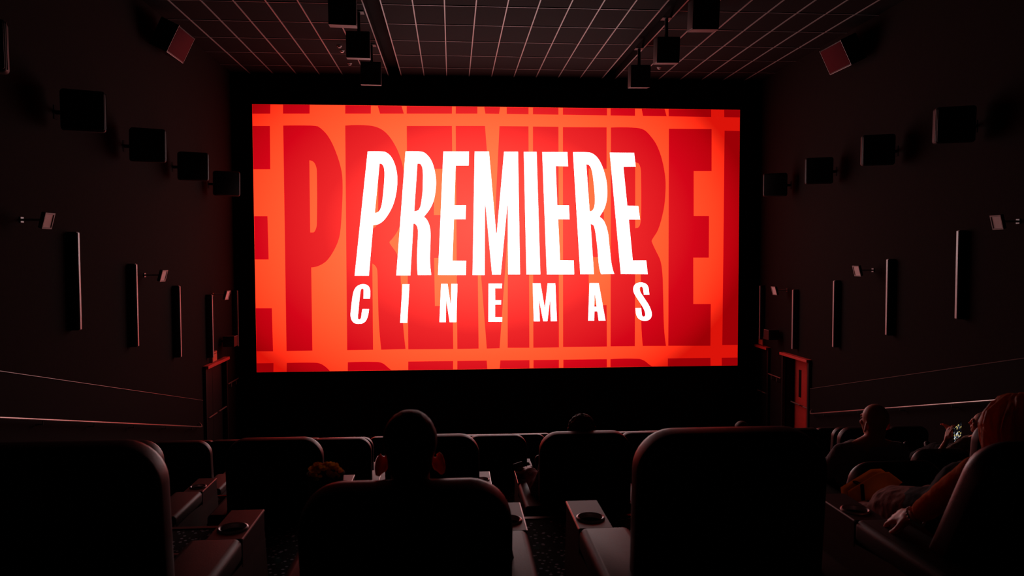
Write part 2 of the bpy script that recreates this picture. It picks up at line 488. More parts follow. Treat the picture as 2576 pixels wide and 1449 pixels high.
WHITE_LETTERS = [
    ('letter_p', [[(-3.583,2.325),(-3.204,2.327),(-3.097,2.303),(-2.972,2.197),(-2.872,1.994),(-2.823,1.79),(-2.809,1.611),(-2.822,1.356),(-2.868,1.1),(-2.933,0.895),(-3.037,0.69),(-3.166,0.511),(-3.307,0.403),(-3.46,0.372),(-3.589,-0.983),(-3.965,-0.981)],[(-3.273,2.012),(-3.215,1.997),(-3.165,1.916),(-3.146,1.763),(-3.156,1.533),(-3.179,1.278),(-3.206,1.048),(-3.239,0.869),(-3.291,0.754),(-3.355,0.705),(-3.413,0.7)]]),
    ('letter_r', [[(-2.584,2.332),(-2.207,2.335),(-2.079,2.3),(-1.952,2.178),(-1.864,2.012),(-1.802,1.77),(-1.778,1.539),(-1.792,1.308),(-1.832,1.077),(-1.898,0.897),(-1.989,0.743),(-2.098,0.609),(-2.105,0.588),(-2.029,0.511),(-1.971,0.383),(-1.941,0.228),(-1.937,0.074),(-1.944,-0.159),(-1.954,-0.417),(-1.955,-0.623),(-1.944,-0.805),(-1.925,-0.97),(-2.285,-0.969),(-2.299,-0.777),(-2.302,-0.519),(-2.292,-0.261),(-2.277,-0.003),(-2.272,0.228),(-2.292,0.331),(-2.338,0.396),(-2.391,0.414),(-2.485,-0.978),(-2.859,-0.976)],[(-2.271,2.018),(-2.197,2.008),(-2.146,1.921),(-2.127,1.768),(-2.129,1.538),(-2.138,1.281),(-2.166,1.051),(-2.201,0.871),(-2.253,0.773),(-2.309,0.748),(-2.368,0.742)]]),
    ('letter_e', [[(-1.577,2.339),(-0.893,2.344),(-0.903,1.969),(-1.251,1.967),(-1.293,0.903),(-0.979,0.904),(-0.996,0.527),(-1.306,0.527),(-1.354,-0.589),(-0.982,-0.591),(-0.994,-0.975),(-1.744,-0.971)]]),
    ('letter_m', [[(-0.739,2.345),(-0.356,2.348),(-0.17,0.149),(-0.152,0.149),(0.053,2.346),(0.43,2.348),(0.476,-0.967),(0.152,-0.965),(0.147,0.901),(0.134,0.901),(-0.049,-0.969),(-0.284,-0.968),(-0.453,0.905),(-0.469,0.905),(-0.485,-0.978),(-0.813,-0.976)]]),
    ('letter_i', [[(0.587,2.344),(0.934,2.347),(1.031,-0.969),(0.653,-0.968)]]),
    ('letter_e', [[(1.088,2.343),(1.772,2.348),(1.793,1.964),(1.455,1.968),(1.496,0.909),(1.817,0.904),(1.833,0.526),(1.52,0.529),(1.572,-0.584),(1.95,-0.591),(1.961,-0.974),(1.21,-0.97)]]),
    ('letter_r', [[(1.928,2.344),(2.278,2.346),(2.436,2.324),(2.582,2.221),(2.701,2.04),(2.795,1.793),(2.854,1.533),(2.873,1.298),(2.863,1.089),(2.823,0.906),(2.77,0.775),(2.67,0.613),(2.67,0.587),(2.758,0.514),(2.824,0.396),(2.872,0.252),(2.905,0.094),(2.932,-0.168),(2.959,-0.405),(2.987,-0.642),(3.022,-0.813),(3.073,-0.969),(2.707,-0.972),(2.657,-0.798),(2.627,-0.535),(2.6,-0.22),(2.559,0.095),(2.527,0.278),(2.492,0.37),(2.413,0.409),(2.508,-0.971),(2.131,-0.97)],[(2.292,2.019),(2.358,2.009),(2.424,1.916),(2.469,1.739),(2.498,1.505),(2.523,1.271),(2.531,1.036),(2.518,0.879),(2.478,0.788),(2.439,0.754),(2.386,0.749)]]),
    ('letter_e', [[(2.939,2.34),(3.611,2.34),(3.658,1.965),(3.315,1.957),(3.427,0.902),(3.735,0.892),(3.784,0.525),(3.471,0.524),(3.585,-0.597),(3.961,-0.598),(4.006,-0.979),(3.255,-0.97)]]),
    ('letter_c', [[(-3.568,-1.596),(-3.555,-1.439),(-3.565,-1.339),(-3.597,-1.265),(-3.662,-1.22),(-3.744,-1.206),(-3.834,-1.222),(-3.924,-1.279),(-3.983,-1.37),(-4.017,-1.485),(-4.043,-1.651),(-4.07,-1.866),(-4.085,-2.015),(-4.073,-2.123),(-4.033,-2.206),(-3.968,-2.257),(-3.87,-2.271),(-3.772,-2.259),(-3.689,-2.201),(-3.639,-2.102),(-3.613,-2.003),(-3.594,-1.873),(-3.768,-1.872),(-3.788,-1.968),(-3.806,-2.101),(-3.828,-2.147),(-3.861,-2.155),(-3.888,-2.136),(-3.893,-2.083),(-3.875,-1.934),(-3.856,-1.735),(-3.833,-1.536),(-3.811,-1.379),(-3.794,-1.338),(-3.761,-1.322),(-3.732,-1.347),(-3.73,-1.388),(-3.74,-1.595)]]),
    ('letter_i', [[(-2.694,-1.215),(-2.512,-1.216),(-2.579,-2.256),(-2.769,-2.254)]]),
    ('letter_n', [[(-1.663,-1.211),(-1.489,-1.212),(-1.403,-1.821),(-1.389,-1.213),(-1.223,-1.214),(-1.259,-2.25),(-1.439,-2.248),(-1.527,-1.645),(-1.533,-1.645),(-1.542,-2.247),(-1.714,-2.246)]]),
    ('letter_e', [[(-0.381,-1.212),(-0.015,-1.214),(-0.022,-1.339),(-0.204,-1.337),(-0.202,-1.663),(-0.04,-1.664),(-0.044,-1.782),(-0.206,-1.781),(-0.207,-2.125),(-0.015,-2.127),(-0.019,-2.254),(-0.389,-2.25)]]),
    ('letter_m', [[(0.823,-1.209),(1.034,-1.21),(1.154,-1.903),(1.232,-1.212),(1.441,-1.213),(1.486,-2.251),(1.316,-2.25),(1.301,-1.666),(1.295,-1.666),(1.224,-2.249),(1.109,-2.248),(0.998,-1.664),(0.991,-1.664),(1.016,-2.25),(0.85,-2.248)]]),
    ('letter_a', [[(2.387,-1.213),(2.64,-1.215),(2.831,-2.247),(2.642,-2.249),(2.605,-1.99),(2.521,-1.989),(2.517,-2.247),(2.35,-2.246)],[(2.524,-1.472),(2.529,-1.472),(2.588,-1.866),(2.518,-1.865)]]),
    ('letter_s', [[(4.053,-1.545),(3.901,-1.544),(3.886,-1.438),(3.865,-1.344),(3.831,-1.315),(3.793,-1.332),(3.779,-1.386),(3.805,-1.472),(3.866,-1.566),(3.953,-1.694),(4.041,-1.831),(4.102,-1.969),(4.125,-2.088),(4.103,-2.182),(4.042,-2.241),(3.939,-2.268),(3.835,-2.248),(3.748,-2.196),(3.699,-2.119),(3.678,-2.033),(3.669,-1.91),(3.825,-1.912),(3.837,-2.018),(3.851,-2.112),(3.877,-2.149),(3.912,-2.151),(3.938,-2.124),(3.943,-2.07),(3.92,-1.984),(3.859,-1.864),(3.763,-1.718),(3.668,-1.573),(3.615,-1.47),(3.603,-1.377),(3.627,-1.292),(3.692,-1.229),(3.796,-1.204),(3.899,-1.217),(3.986,-1.269),(4.03,-1.354),(4.042,-1.439)]]),
]
BACK_LETTERS = [
    ('back_letter_e', [[(-6.568,2.97),(-6.122,2.974),(-6.13,1.84),(-6.568,1.837)]]),
    ('back_letter_e', [[(-6.568,0.606),(-6.222,0.606),(-6.21,-0.539),(-6.568,-0.537)]]),
    ('back_letter_e', [[(-6.568,-1.829),(-6.148,-1.833),(-6.136,-2.985),(-6.568,-2.978)]]),
    ('back_letter_p', [[(-5.778,2.988),(-5.062,2.995),(-4.876,2.976),(-4.621,2.728),(-4.413,2.295),(-4.273,1.787),(-4.254,1.335),(-4.282,0.756),(-4.342,0.122),(-4.453,-0.206),(-4.674,-0.555),(-4.885,-0.702),(-5.104,-0.754),(-5.104,-2.977),(-5.784,-2.979)],[(-5.113,2.081),(-5.013,2.045),(-4.952,1.951),(-4.923,1.805),(-4.943,0.386),(-4.986,0.228),(-5.039,0.175),(-5.117,0.175)]]),
    ('back_letter_r', [[(-4.165,3.004),(-3.524,3.01),(-3.232,2.924),(-3.017,2.737),(-2.832,2.441),(-2.725,2.175),(-2.648,1.875),(-2.61,1.447),(-2.631,0.917),(-2.72,0.439),(-2.838,0.173),(-3.031,-0.071),(-3.021,-0.124),(-2.833,-0.412),(-2.772,-0.711),(-2.744,-1.053),(-2.718,-1.695),(-2.687,-2.34),(-2.63,-2.965),(-3.282,-2.978),(-3.338,-2.226),(-3.355,-1.402),(-3.363,-0.858),(-3.401,-0.736),(-3.494,-0.655),(-3.498,-2.976),(-4.187,-2.978)],[(-3.492,2.086),(-3.409,2.045),(-3.347,1.94),(-3.318,1.75),(-3.33,0.598),(-3.353,0.418),(-3.406,0.312),(-3.491,0.291)]]),
    ('back_letter_e', [[(-2.546,3.009),(-1.346,3.021),(-1.34,1.877),(-1.84,1.874),(-1.843,0.642),(-1.433,0.642),(-1.43,-0.513),(-1.846,-0.511),(-1.834,-1.81),(-1.353,-1.814),(-1.346,-2.981),(-2.559,-2.977)]]),
    ('back_letter_m', [[(-1.243,3.022),(-0.459,3.029),(-0.246,0.096),(-0.225,0.096),(-0.068,3.028),(0.716,3.03),(0.727,-2.974),(0.132,-2.967),(0.148,-0.098),(0.125,-0.098),(-0.087,-2.975),(-0.437,-2.981),(-0.655,0.011),(-0.677,0.011),(-0.659,-2.979),(-1.236,-2.982)]]),
    ('back_letter_i', [[(0.836,3.026),(1.531,3.027),(1.542,-2.973),(0.836,-2.975)]]),
    ('back_letter_e', [[(1.652,3.018),(2.852,3.024),(2.854,1.9),(2.361,1.908),(2.363,0.732),(2.78,0.722),(2.783,-0.505),(2.364,-0.503),(2.366,-1.817),(2.863,-1.821),(2.874,-2.967),(1.656,-2.963)]]),
    ('back_letter_r', [[(2.97,3.02),(3.554,3.025),(3.87,2.974),(4.074,2.793),(4.252,2.535),(4.398,2.136),(4.49,1.627),(4.487,1.17),(4.439,0.768),(4.293,0.244),(4.121,-0.039),(4.121,-0.094),(4.219,-0.307),(4.364,-0.615),(4.423,-1.003),(4.441,-1.454),(4.473,-2.44),(4.533,-2.971),(3.876,-2.963),(3.831,-2.351),(3.816,-1.526),(3.811,-1.033),(3.78,-0.803),(3.655,-0.65),(3.655,-2.966),(2.975,-2.963)],[(3.646,2.088),(3.735,2.056),(3.79,1.938),(3.808,1.743),(3.813,0.604),(3.786,0.386),(3.731,0.299),(3.653,0.288)]]),
    ('back_letter_e', [[(4.577,3.003),(5.774,3.003),(5.784,1.855),(5.28,1.852),(5.289,0.62),(5.722,0.62),(5.725,-0.53),(5.286,-0.528),(5.296,-1.812),(5.792,-1.816),(5.79,-2.98),(4.595,-2.966)]]),
    ('back_letter_p', [[(6.141,2.963),(6.568,2.957),(6.568,-2.964),(6.13,-2.962)]]),
    ('back_letter_e', [[(-6.568,3.537),(-6.101,3.537),(-6.107,3.296),(-6.568,3.291)]]),
    ('back_letter_p', [[(-5.773,3.537),(-5.084,3.537),(-5.089,3.307),(-5.779,3.3)]]),
    ('back_letter_r', [[(-4.157,3.537),(-3.486,3.537),(-3.49,3.325),(-4.162,3.317)]]),
    ('back_letter_r', [[(-3.308,3.537),(-2.679,3.537),(-2.62,3.334),(-3.249,3.327)]]),
    ('back_letter_e', [[(-2.543,3.537),(-1.339,3.537),(-1.342,3.348),(-2.546,3.335)]]),
    ('back_letter_m', [[(-1.238,3.537),(-0.659,3.537),(-0.661,3.356),(-1.241,3.349)]]),
    ('back_letter_m', [[(-0.477,3.537),(-0.05,3.537),(-0.079,3.356),(-0.447,3.358)]]),
    ('back_letter_m', [[(0.128,3.537),(0.719,3.537),(0.718,3.353),(0.127,3.355)]]),
    ('back_letter_i', [[(0.837,3.537),(1.531,3.537),(1.531,3.35),(0.837,3.353)]]),
    ('back_letter_e', [[(1.652,3.537),(2.861,3.537),(2.862,3.345),(1.652,3.35)]]),
    ('back_letter_r', [[(2.959,3.537),(3.634,3.537),(3.636,3.342),(2.96,3.345)]]),
    ('back_letter_r', [[(3.816,3.537),(4.456,3.537),(4.514,3.339),(3.856,3.341)]]),
    ('back_letter_e', [[(4.566,3.537),(5.756,3.537),(5.76,3.334),(4.569,3.339)]]),
    ('back_letter_p', [[(6.125,3.537),(6.568,3.537),(6.568,3.331),(6.129,3.333)]]),
    ('back_letter_e', [[(-6.568,-3.299),(-6.13,-3.3),(-6.136,-3.537),(-6.568,-3.537)]]),
    ('back_letter_e', [[(-2.562,-3.306),(-1.351,-3.307),(-1.354,-3.537),(-2.566,-3.537)]]),
    ('back_letter_m', [[(-1.238,-3.308),(-0.439,-3.309),(-0.425,-3.537),(-1.241,-3.537)]]),
    ('back_letter_m', [[(-0.069,-3.309),(0.731,-3.311),(0.73,-3.537),(-0.088,-3.537)]]),
    ('back_letter_i', [[(0.84,-3.311),(1.542,-3.312),(1.541,-3.537),(0.839,-3.537)]]),
    ('back_letter_e', [[(1.663,-3.312),(2.873,-3.314),(2.875,-3.537),(1.662,-3.537)]]),
    ('back_letter_e', [[(4.586,-3.317),(5.793,-3.318),(5.798,-3.537),(4.589,-3.537)]]),
    ('back_letter_p', [[(6.116,-3.319),(6.568,-3.32),(6.568,-3.537),(6.121,-3.537)]]),
    ('back_letter_p', [[(-5.782,-3.301),(-5.066,-3.302),(-4.91,-3.327),(-4.774,-3.409),(-4.65,-3.537),(-4.568,-3.537),(-5.788,-3.537)]]),
    ('back_letter_r', [[(-4.173,-3.303),(-3.412,-3.304),(-3.243,-3.345),(-3.096,-3.466),(-3.012,-3.537),(-2.96,-3.537),(-4.178,-3.537)]]),
    ('back_letter_r', [[(2.972,-3.314),(3.746,-3.315),(3.914,-3.366),(4.06,-3.479),(4.161,-3.537),(4.23,-3.537),(2.973,-3.537)]]),
]



def smooth_loop(pts, n=4):
    P = [Vector(p) for p in pts]
    N = len(P)
    ang, tan = [], []
    for i in range(N):
        a, b_ = P[i] - P[i - 1], P[(i + 1) % N] - P[i]
        ang.append(abs(a.angle_signed(b_)) if a.length and b_.length else 9)
        t = a + b_
        tan.append(t.normalized() if t.length else a)
    out = []
    for i in range(N):
        j = (i + 1) % N
        si, sj = ang[i] < 0.66, ang[j] < 0.66
        out.append(P[i])
        d = P[j] - P[i]
        if not (si or sj) or (d.length > 1.0 and not (si and sj)):
            continue
        t0 = tan[i] if si else (2 * d.normalized() - tan[j]).normalized()
        t1 = tan[j] if sj else (2 * d.normalized() - tan[i]).normalized()
        for k in range(1, n):
            u = k / n
            h = ((2 * u ** 3 - 3 * u ** 2 + 1) * P[i] + (u ** 3 - 2 * u ** 2 + u) * d.length * t0 + (-2 * u ** 3 + 3 * u ** 2) * P[j] + (u ** 3 - u ** 2) * d.length * t1)
            out.append(h)
    return out


def filled(name, loops):
    cu = bpy.data.curves.new(name, 'CURVE')
    cu.dimensions = '2D'
    cu.fill_mode = 'BOTH'
    for lp in loops:
        pts = smooth_loop(lp)
        sp_ = cu.splines.new('POLY')
        sp_.points.add(len(pts) - 1)
        for q, p in zip(sp_.points, pts):
            q.co = (p[0], p[1], 0, 1)
        sp_.use_cyclic_u = True
    o = bpy.data.objects.new(name, cu)
    COL.objects.link(o)
    bpy.context.view_layer.update()
    me = bpy.data.meshes.new_from_object(o.evaluated_get(bpy.context.evaluated_depsgraph_get()))
    bpy.data.objects.remove(o)
    me.name = name
    for v in me.vertices:
        x, z = v.co.x, v.co.y
        v.co = (x, 0, z)
    me.materials.clear()
    bm = bmesh.new()
    bm.from_mesh(me)
    bmesh.ops.remove_doubles(bm, verts=bm.verts[:], dist=1e-5)
    for f in bm.faces:
        if f.normal.y > 0:
            f.normal_flip()
    bm.to_mesh(me)
    bm.free()
    return me


for n_, lps in BACK_LETTERS:
    obj(n_, filled(n_, lps), 'picture_red', scr, (0, -0.004, 0))
for n_, lps in WHITE_LETTERS:
    obj(n_, filled(n_, lps), 'picture_white', scr, (0, -0.009, 0))

# ------------------------------------------------------------------ fittings on the side walls
ORD = ['first', 'second', 'third', 'fourth', 'fifth']
bar_body = rslab('body', 0.07, 1.49, 0.012, 0.012, 0.125, 0.006, n=3, er_n=2)
bar_strip = MB().box(-0.030, 0.030, 0.115, 0.145, -1.48, -0.01).mesh('strip', bevel=0.01, seg=3)
bar_plate = MB().box(-0.05, 0.05, -0.004, 0.006, -1.40, -0.09).mesh('wall_plate')
WALLN = {1: 'left', -1: 'right'}
for s, x, L in ((1, XL, [(12.17, 3.77), (14.3, 3.265), (16.48, 2.785), (18.63, 2.49), (20.79, 2.495)]), (-1, XR, [(12.345, 3.79), (14.43, 3.30), (16.53, 2.815), (18.59, 2.52), (20.65, 2.54)])):
    for i, (y, z) in enumerate(L):
        end = ('largest and nearest of its row' if i == 0 else 'last one beside the screen' if i == 4 else ORD[i] + ' one counted towards the screen')
        t = thing('wall_light', f'tall slim wall light on the {WALLN[s]} wall, {end}', 'wall light', (x, y, z + 1.49), (0, 0, -s * PI / 2), f'slim wall lights on the {WALLN[s]} wall')
        obj('body', bar_body, 'lamp_body', t)
        obj('strip', bar_strip, 'lamp_strip', t)
        obj('wall_plate', bar_plate, 'lamp_body', t)

# flood lamps on short arms
fl_h = MB().box(-0.10, 0.10, 0, 0.05, -0.11, 0.11).mesh('housing', bevel=0.008)
fl_f = MB()
for a in ((-0.10, 0.10, 0.09, 0.112), (-0.10, 0.10, -0.112, -0.09), (-0.10, -0.084, -0.09, 0.09), (0.084, 0.10, -0.09, 0.09)):
    fl_f.box(a[0], a[1], 0.05, 0.062, a[2], a[3])
fl_f = fl_f.mesh('frame')
fl_g = MB().box(-0.084, 0.084, 0.048, 0.053, -0.09, 0.09).mesh('glass')
for s, x, L in ((1, XL, [(10.885, 5.382), (15.012, 4.531), (19.125, 3.953)]), (-1, XR, [(11.137, 5.375), (15.175, 4.555), (19.218, 3.965)])):
    for i, (y, z) in enumerate(L):
        lab = ('largest, highest of three', 'middle of three', 'small one nearest the screen')[i]
        rx = -s * PI / 2
        t = thing('flood_lamp', f'square flood lamp on a short arm, {WALLN[s]} wall, {lab}', 'lamp', (x + s * 0.30, y, z), (0, 0, 0), f'flood lamps on the {WALLN[s]} wall')
        e = Euler((math.radians(-16), 0, rx - s * math.radians(8)), 'XYZ')
        hd = obj('head', fl_h, 'lamp_body', t, (0, 0, 0), e)
        obj('frame', fl_f, 'lamp_frame', hd)
        obj('glass', fl_g, 'lamp_glass', hd)
        arm = MB().tube([(0, 0, 0), (-s * 0.1, 0, -0.0), (-s * 0.30, 0, 0)], 0.016, 8)
        obj('arm', arm.mesh('arm'), 'lamp_frame', t)
        pl = MB().box(-s * 0.30, -s * 0.285, -0.04, 0.04, -0.04, 0.04)
        obj('wall_plate', pl.mesh('wall_plate', bevel=0.004), 'lamp_body', t)

# surround loudspeakers on brackets
sp_box = rslab('cabinet', 0.58, 0.58, 0.05, 0.05, 0.34, 0.05, n=5, er_n=3)
sp_gr = rslab('grille', 0.53, 0.53, 0.03, 0.03, 0.02, 0.008, n=4, er_n=2)
sp_edge = MB().box(0.276, 0.292, 0.035, 0.055, -0.55, -0.03).mesh('edge_strip')
sp_edge2 = MB().box(-0.292, -0.276, 0.035, 0.055, -0.55, -0.03).mesh('edge_strip')
for s, x, L in ((1, XL, [(9.25, 7.27), (11.75, 6.985), (14.12, 6.824), (16.5, 6.725), (18.865, 6.589)]), (-1, XR, [(12.04, 6.964), (14.29, 6.861), (16.665, 6.723), (18.99, 6.625)])):
    for i, (y, z) in enumerate(L):
        k = i if s > 0 else i + 1
        lab = ('cut off by the picture edge', 'largest one fully in view', 'next nearer the screen', 'second nearest the screen', 'smallest, nearest the screen')[k]
        xx = x + s * 0.45
        t = thing('wall_speaker', f'black surround loudspeaker on the {WALLN[s]} wall, {lab}', 'loudspeaker', (xx, y, z), (0, 0, 0), f'surround loudspeakers on the {WALLN[s]} wall')
        yaw = s * math.radians(24)
        e = Euler((math.radians(5), 0, yaw), 'XYZ')
        R = e.to_matrix()
        c = obj('cabinet', sp_box, 'speaker_black', t, R @ Vector((0, -0.17, 0.29)), e)
        obj('grille', sp_gr, 'speaker_black', c, (0, -0.012, -0.025))
        obj('edge_strip', sp_edge if s > 0 else sp_edge2, 'speaker_lit_edge', c)
        br = MB().tube([(0, 0.1, 0), (-s * 0.2, 0.12, 0), (-s * 0.45, 0.12, 0)], 0.03, 8).box(-s * 0.45, -s * 0.44, 0.07, 0.17, -0.10, 0.10)
        obj('bracket', br.mesh('bracket'), 'velvet', t)

# loudspeakers tilted down high on each wall, red screen light painted into their fronts
hs_box = rslab('cabinet', 0.90, 0.56, 0.02, 0.02, 0.36, 0.012, n=3, er_n=2)
hs_fr = rslab('grille', 0.85, 0.50, 0.015, 0.015, 0.012, 0.004, n=3, er_n=2)
hs_ed = MB().box(-0.45, 0.45, 0.352, 0.366, -0.562, -0.55).box(-0.45, -0.438, 0.352, 0.366, -0.56, 0).box(0.438, 0.45, 0.352, 0.366, -0.56, 0).mesh('edge_strip')
for s, x, y in ((1, -5.45, 15.73), (-1, 8.25, 15.87)):
    t = thing('wall_speaker', f'reddish lit loudspeaker tilted down high on the {WALLN[s]} wall under the ceiling', 'loudspeaker', (x, y, 9.1), (0, 0, 0), 'high tilted loudspeakers')
    e = Euler((0, 0, 0), 'XYZ')
    Mx = Matrix.Rotation(-s * PI / 2, 3, 'Z') @ Matrix.Rotation(math.radians(-26), 3, 'X')
    c = obj('cabinet', hs_box, 'speaker_black', t, Mx @ Vector((0, -0.12, 0.28)), Mx.to_euler())
    obj('grille', hs_fr, 'speaker_redlit_front', c, (0, 0.355, -0.03))
    obj('edge_strip', hs_ed, 'speaker_lit_edge', c)
    br = MB().tube([(0, 0, 0), (-s * 0.30, 0, 0.12)], 0.035, 8)
    obj('bracket', br.mesh('bracket'), 'speaker_black', t)

# loudspeakers hung from the ceiling in two files
cs_box = rslab('cabinet', 0.46, 0.50, 0.02, 0.02, 0.40, 0.015, n=3, er_n=2)
cs_gr = rslab('grille', 0.42, 0.46, 0.015, 0.015, 0.012, 0.004, n=3, er_n=2)
cs_ed = MB().box(-0.23, 0.23, 0.0, 0.02, -0.505, -0.495).box(-0.23, 0.23, 0.02, 0.38, -0.503, -0.499).mesh('edge_strip')  # paler lip and underside paint in the screen light caught there
for nm, x, L in (('left', -1.8, (13.46, 15.65, 18.05)), ('right', 4.36, (13.31, 15.634, 17.94))):
    for i, y in enumerate(L):
        lab = ('nearest and largest', 'middle one', 'farthest one above the screen')[i]
        t = thing('ceiling_speaker', f'black loudspeaker hung from the ceiling beside the {nm} dark slot, {lab}', 'loudspeaker', (x, y, ZC), (0, 0, 0), 'loudspeakers hung from the ceiling')
        e = Euler((math.radians(8), 0, math.radians(4 if nm == 'left' else -3)), 'XYZ')
        c = obj('cabinet', cs_box, 'speaker_black', t, Vector((0, -0.2, -0.42)), e)
        obj('grille', cs_gr, 'speaker_black', c, (0, -0.008, -0.02))
        obj('edge_strip', cs_ed, 'speaker_lit_underside', c)
        br = MB().box(-0.03, 0.03, -0.03, 0.03, -0.5, 0).box(-0.1, 0.1, -0.1, 0.1, -0.015, 0)
        obj('bracket', br.mesh('bracket'), 'speaker_black', t)

for i, (x, y) in enumerate(((-2.53, 18.16), (-2.53, 18.58), (-2.51, 19.79), (5.31, 19.70))):
    lab = ('rearmost of three beside the left hung loudspeakers', 'middle of three beside the left hung loudspeakers', 'frontmost of three beside the left hung loudspeakers', 'beside the right hung loudspeakers')[i]
    t = thing('ceiling_detector', f'tiny round ceiling detector, {lab}', 'detector', (x, y, ZC), (0, 0, 0), 'tiny ceiling detectors')
    obj('base', MB().lathe([(0.0, 0.006), (0.055, 0.006), (0.055, -0.012), (0.04, -0.02)], 16).mesh('base', True), 'lamp_frame', t)
    obj('cap', MB().lathe([(0.04, -0.02), (0.034, -0.045), (0.0, -0.052)], 16).mesh('cap', True), 'lamp_glass', t)


# handrails along the stepped side aisles
def handrail(name, label, x, s, y1, z1, slope):
    t = thing(name, label, 'handrail', (x, y1, z1), (0, 0, 0), 'aisle handrails')
    y0 = 3.0 - y1
    z0 = -slope * y0
    obj('rail', MB().tube([(0, y0, z0), (0, -0.05, slope * 0.05), (0, 0.04, 0.0), (-s * 0.04, 0.12, 0.03), (-s * 0.09, 0.16, 0.05)], 0.017, 8).mesh('rail', True), 'rail_metal', t)
    bm_ = MB().tube([(0, 0, -0.015), (0, 0, -0.06), (-s * 0.10, 0, -0.07)], 0.009, 6).mesh('bracket')
    for k in range(10):
        yy = -0.6 - 1.5 * k
        if yy > y0:
            obj('bracket', bm_, 'trim_metal', t, (0, yy, -slope * yy))


handrail('handrail', 'long thin metal handrail sloping down along the left wall', XL + 0.17, 1, 17.55, 1.09, 0.2385)
handrail('handrail', 'long thin metal handrail sloping down along the right wall', XR - 0.17, -1, 17.45, 1.14, 0.241)


def short_rail(label, x, s, y0, y1, z):
    t = thing('grab_rail', label, 'handrail', (x, y0, z))
    obj('rail', MB().tube([(0, 0, 0), (0, y1 - y0, 0)], 0.018, 8).mesh('rail', True), 'rail_metal', t)
    bm_ = MB().tube([(0, 0, 0), (0, 0, -0.12), (-s * 0.07, 0, -0.14)], 0.014, 6).mesh('bracket')
    for f in (0.3, 0.75):
        obj('bracket', bm_, 'rail_metal', t, (0, (y1 - y0) * f, 0))


short_rail('short level grab rail beside the left exit door', XL + 0.08, 1, 19.98, 20.95, 1.64)
short_rail('short level grab rail between the two right exit doors', XR - 0.08, -1, 19.36, 20.15, 1.67)


# exit doors in recesses
def door(name, x, s, y0, y1, zt, depth, leaf, slot):
    d = obj(name, None, None, None, (x, (y0 + y1) / 2, 0))
    d['kind'] = 'structure'
    w = y1 - y0
    h = w / 2
    jb = MB().box(-s * 0.05, s * 0.07, -h - 0.08, -h, 0, zt + 0.06).box(-s * 0.05, s * 0.07, h, h + 0.08, 0, zt + 0.06)
    obj('door_frame', jb.mesh('door_frame', bevel=0.006), 'door_dark', d)
    obj('door_header', MB().box(-s * 0.05, s * 0.13, -h - 0.08, h + 0.08, zt, zt + 0.07).mesh('door_header', bevel=0.008), 'header_red_light', d)
    for q, (a, b_) in enumerate(((-h + 0.01, -0.006), (0.006, h - 0.01))):
        lf = MB().box(-s * depth - s * 0.05, -s * depth, a, b_, 0.01, zt - 0.01)
        lo = obj('door_leaf', lf.mesh('door_leaf', bevel=0.005), leaf, d)
        c = (a + b_) / 2
        if slot:
            obj('window_slot', MB().box(-s * depth - s * 0.01, -s * (depth - 0.008), c - 0.07, c + 0.07, 1.25, 1.95).mesh('window_slot', bevel=0.004), 'cup_black', lo)
        bar = MB().tube([(-s * (depth - 0.02), a + 0.06, 1.06), (-s * (depth - 0.12), a + 0.09, 1.10), (-s * (depth - 0.12), b_ - 0.09, 1.10), (-s * (depth - 0.02), b_ - 0.06, 1.06)], 0.017, 8)
        obj('push_bar', bar.mesh('push_bar', True), 'rail_metal', lo)
    return d


door('door_1', XL, 1, 18.36, 19.93, 2.27, 0.05, 'door_dark', False)
door('door_2', XR, -1, 17.90, 19.28, 2.29, 0.24, 'door_red_light', True)
door('door_3', XR, -1, 20.29, 20.99, 2.30, 0.05, 'door_dark', False)


def sign(label, x, s, y, z, w, h):
    t = thing('exit_sign', label, 'sign', (x, y, z))
    obj('housing', MB().box(0, s * 0.06, -w / 2, w / 2, 0, h).mesh('housing', bevel=0.006), 'sign_dark', t)
    obj('face', MB().box(s * 0.058, s * 0.066, -w / 2 + 0.02, w / 2 - 0.02, 0.02, h * 0.72).mesh('face'), 'sign_face', t)
    obj('strip', MB().box(s * 0.058, s * 0.066, -w / 2 + 0.02, w / 2 - 0.02, h * 0.8, h - 0.02).mesh('strip'), 'sign_face', t)


sign('small red sign box standing above the left exit door', XL, 1, 19.0, 2.345, 0.36, 0.26)
sign('small red sign box above the exit door at the right screen corner', XR, -1, 20.75, 2.375, 0.30, 0.24)
for lab, x, s, y, z in (('small black box speaker on the left wall between the last wall lights', XL, 1, 19.73, 2.76), ('small black box speaker on the right wall between the last wall lights', XR, -1, 19.65, 2.78)):
    t = thing('box_speaker', lab, 'loudspeaker', (x, y, z))
    obj('cabinet', MB().box(s * 0.08, s * 0.36, -0.15, 0.15, -0.13, 0.13).mesh('cabinet', bevel=0.01), 'speaker_black', t)
    obj('edge_strip', MB().box(s * 0.355, s * 0.365, -0.15, 0.15, 0.12, 0.132).box(s * 0.355, s * 0.365, 0.138, 0.15, -0.13, 0.13).mesh('edge_strip'), 'speaker_lit_edge', t)
    obj('bracket', MB().tube([(0, 0, 0), (s * 0.1, 0, 0)], 0.03, 8).mesh('bracket'), 'speaker_black', t)

# ------------------------------------------------------------------ recliner seats
SEAT_PITCH = 0.963
SEAT_X0 = -0.13


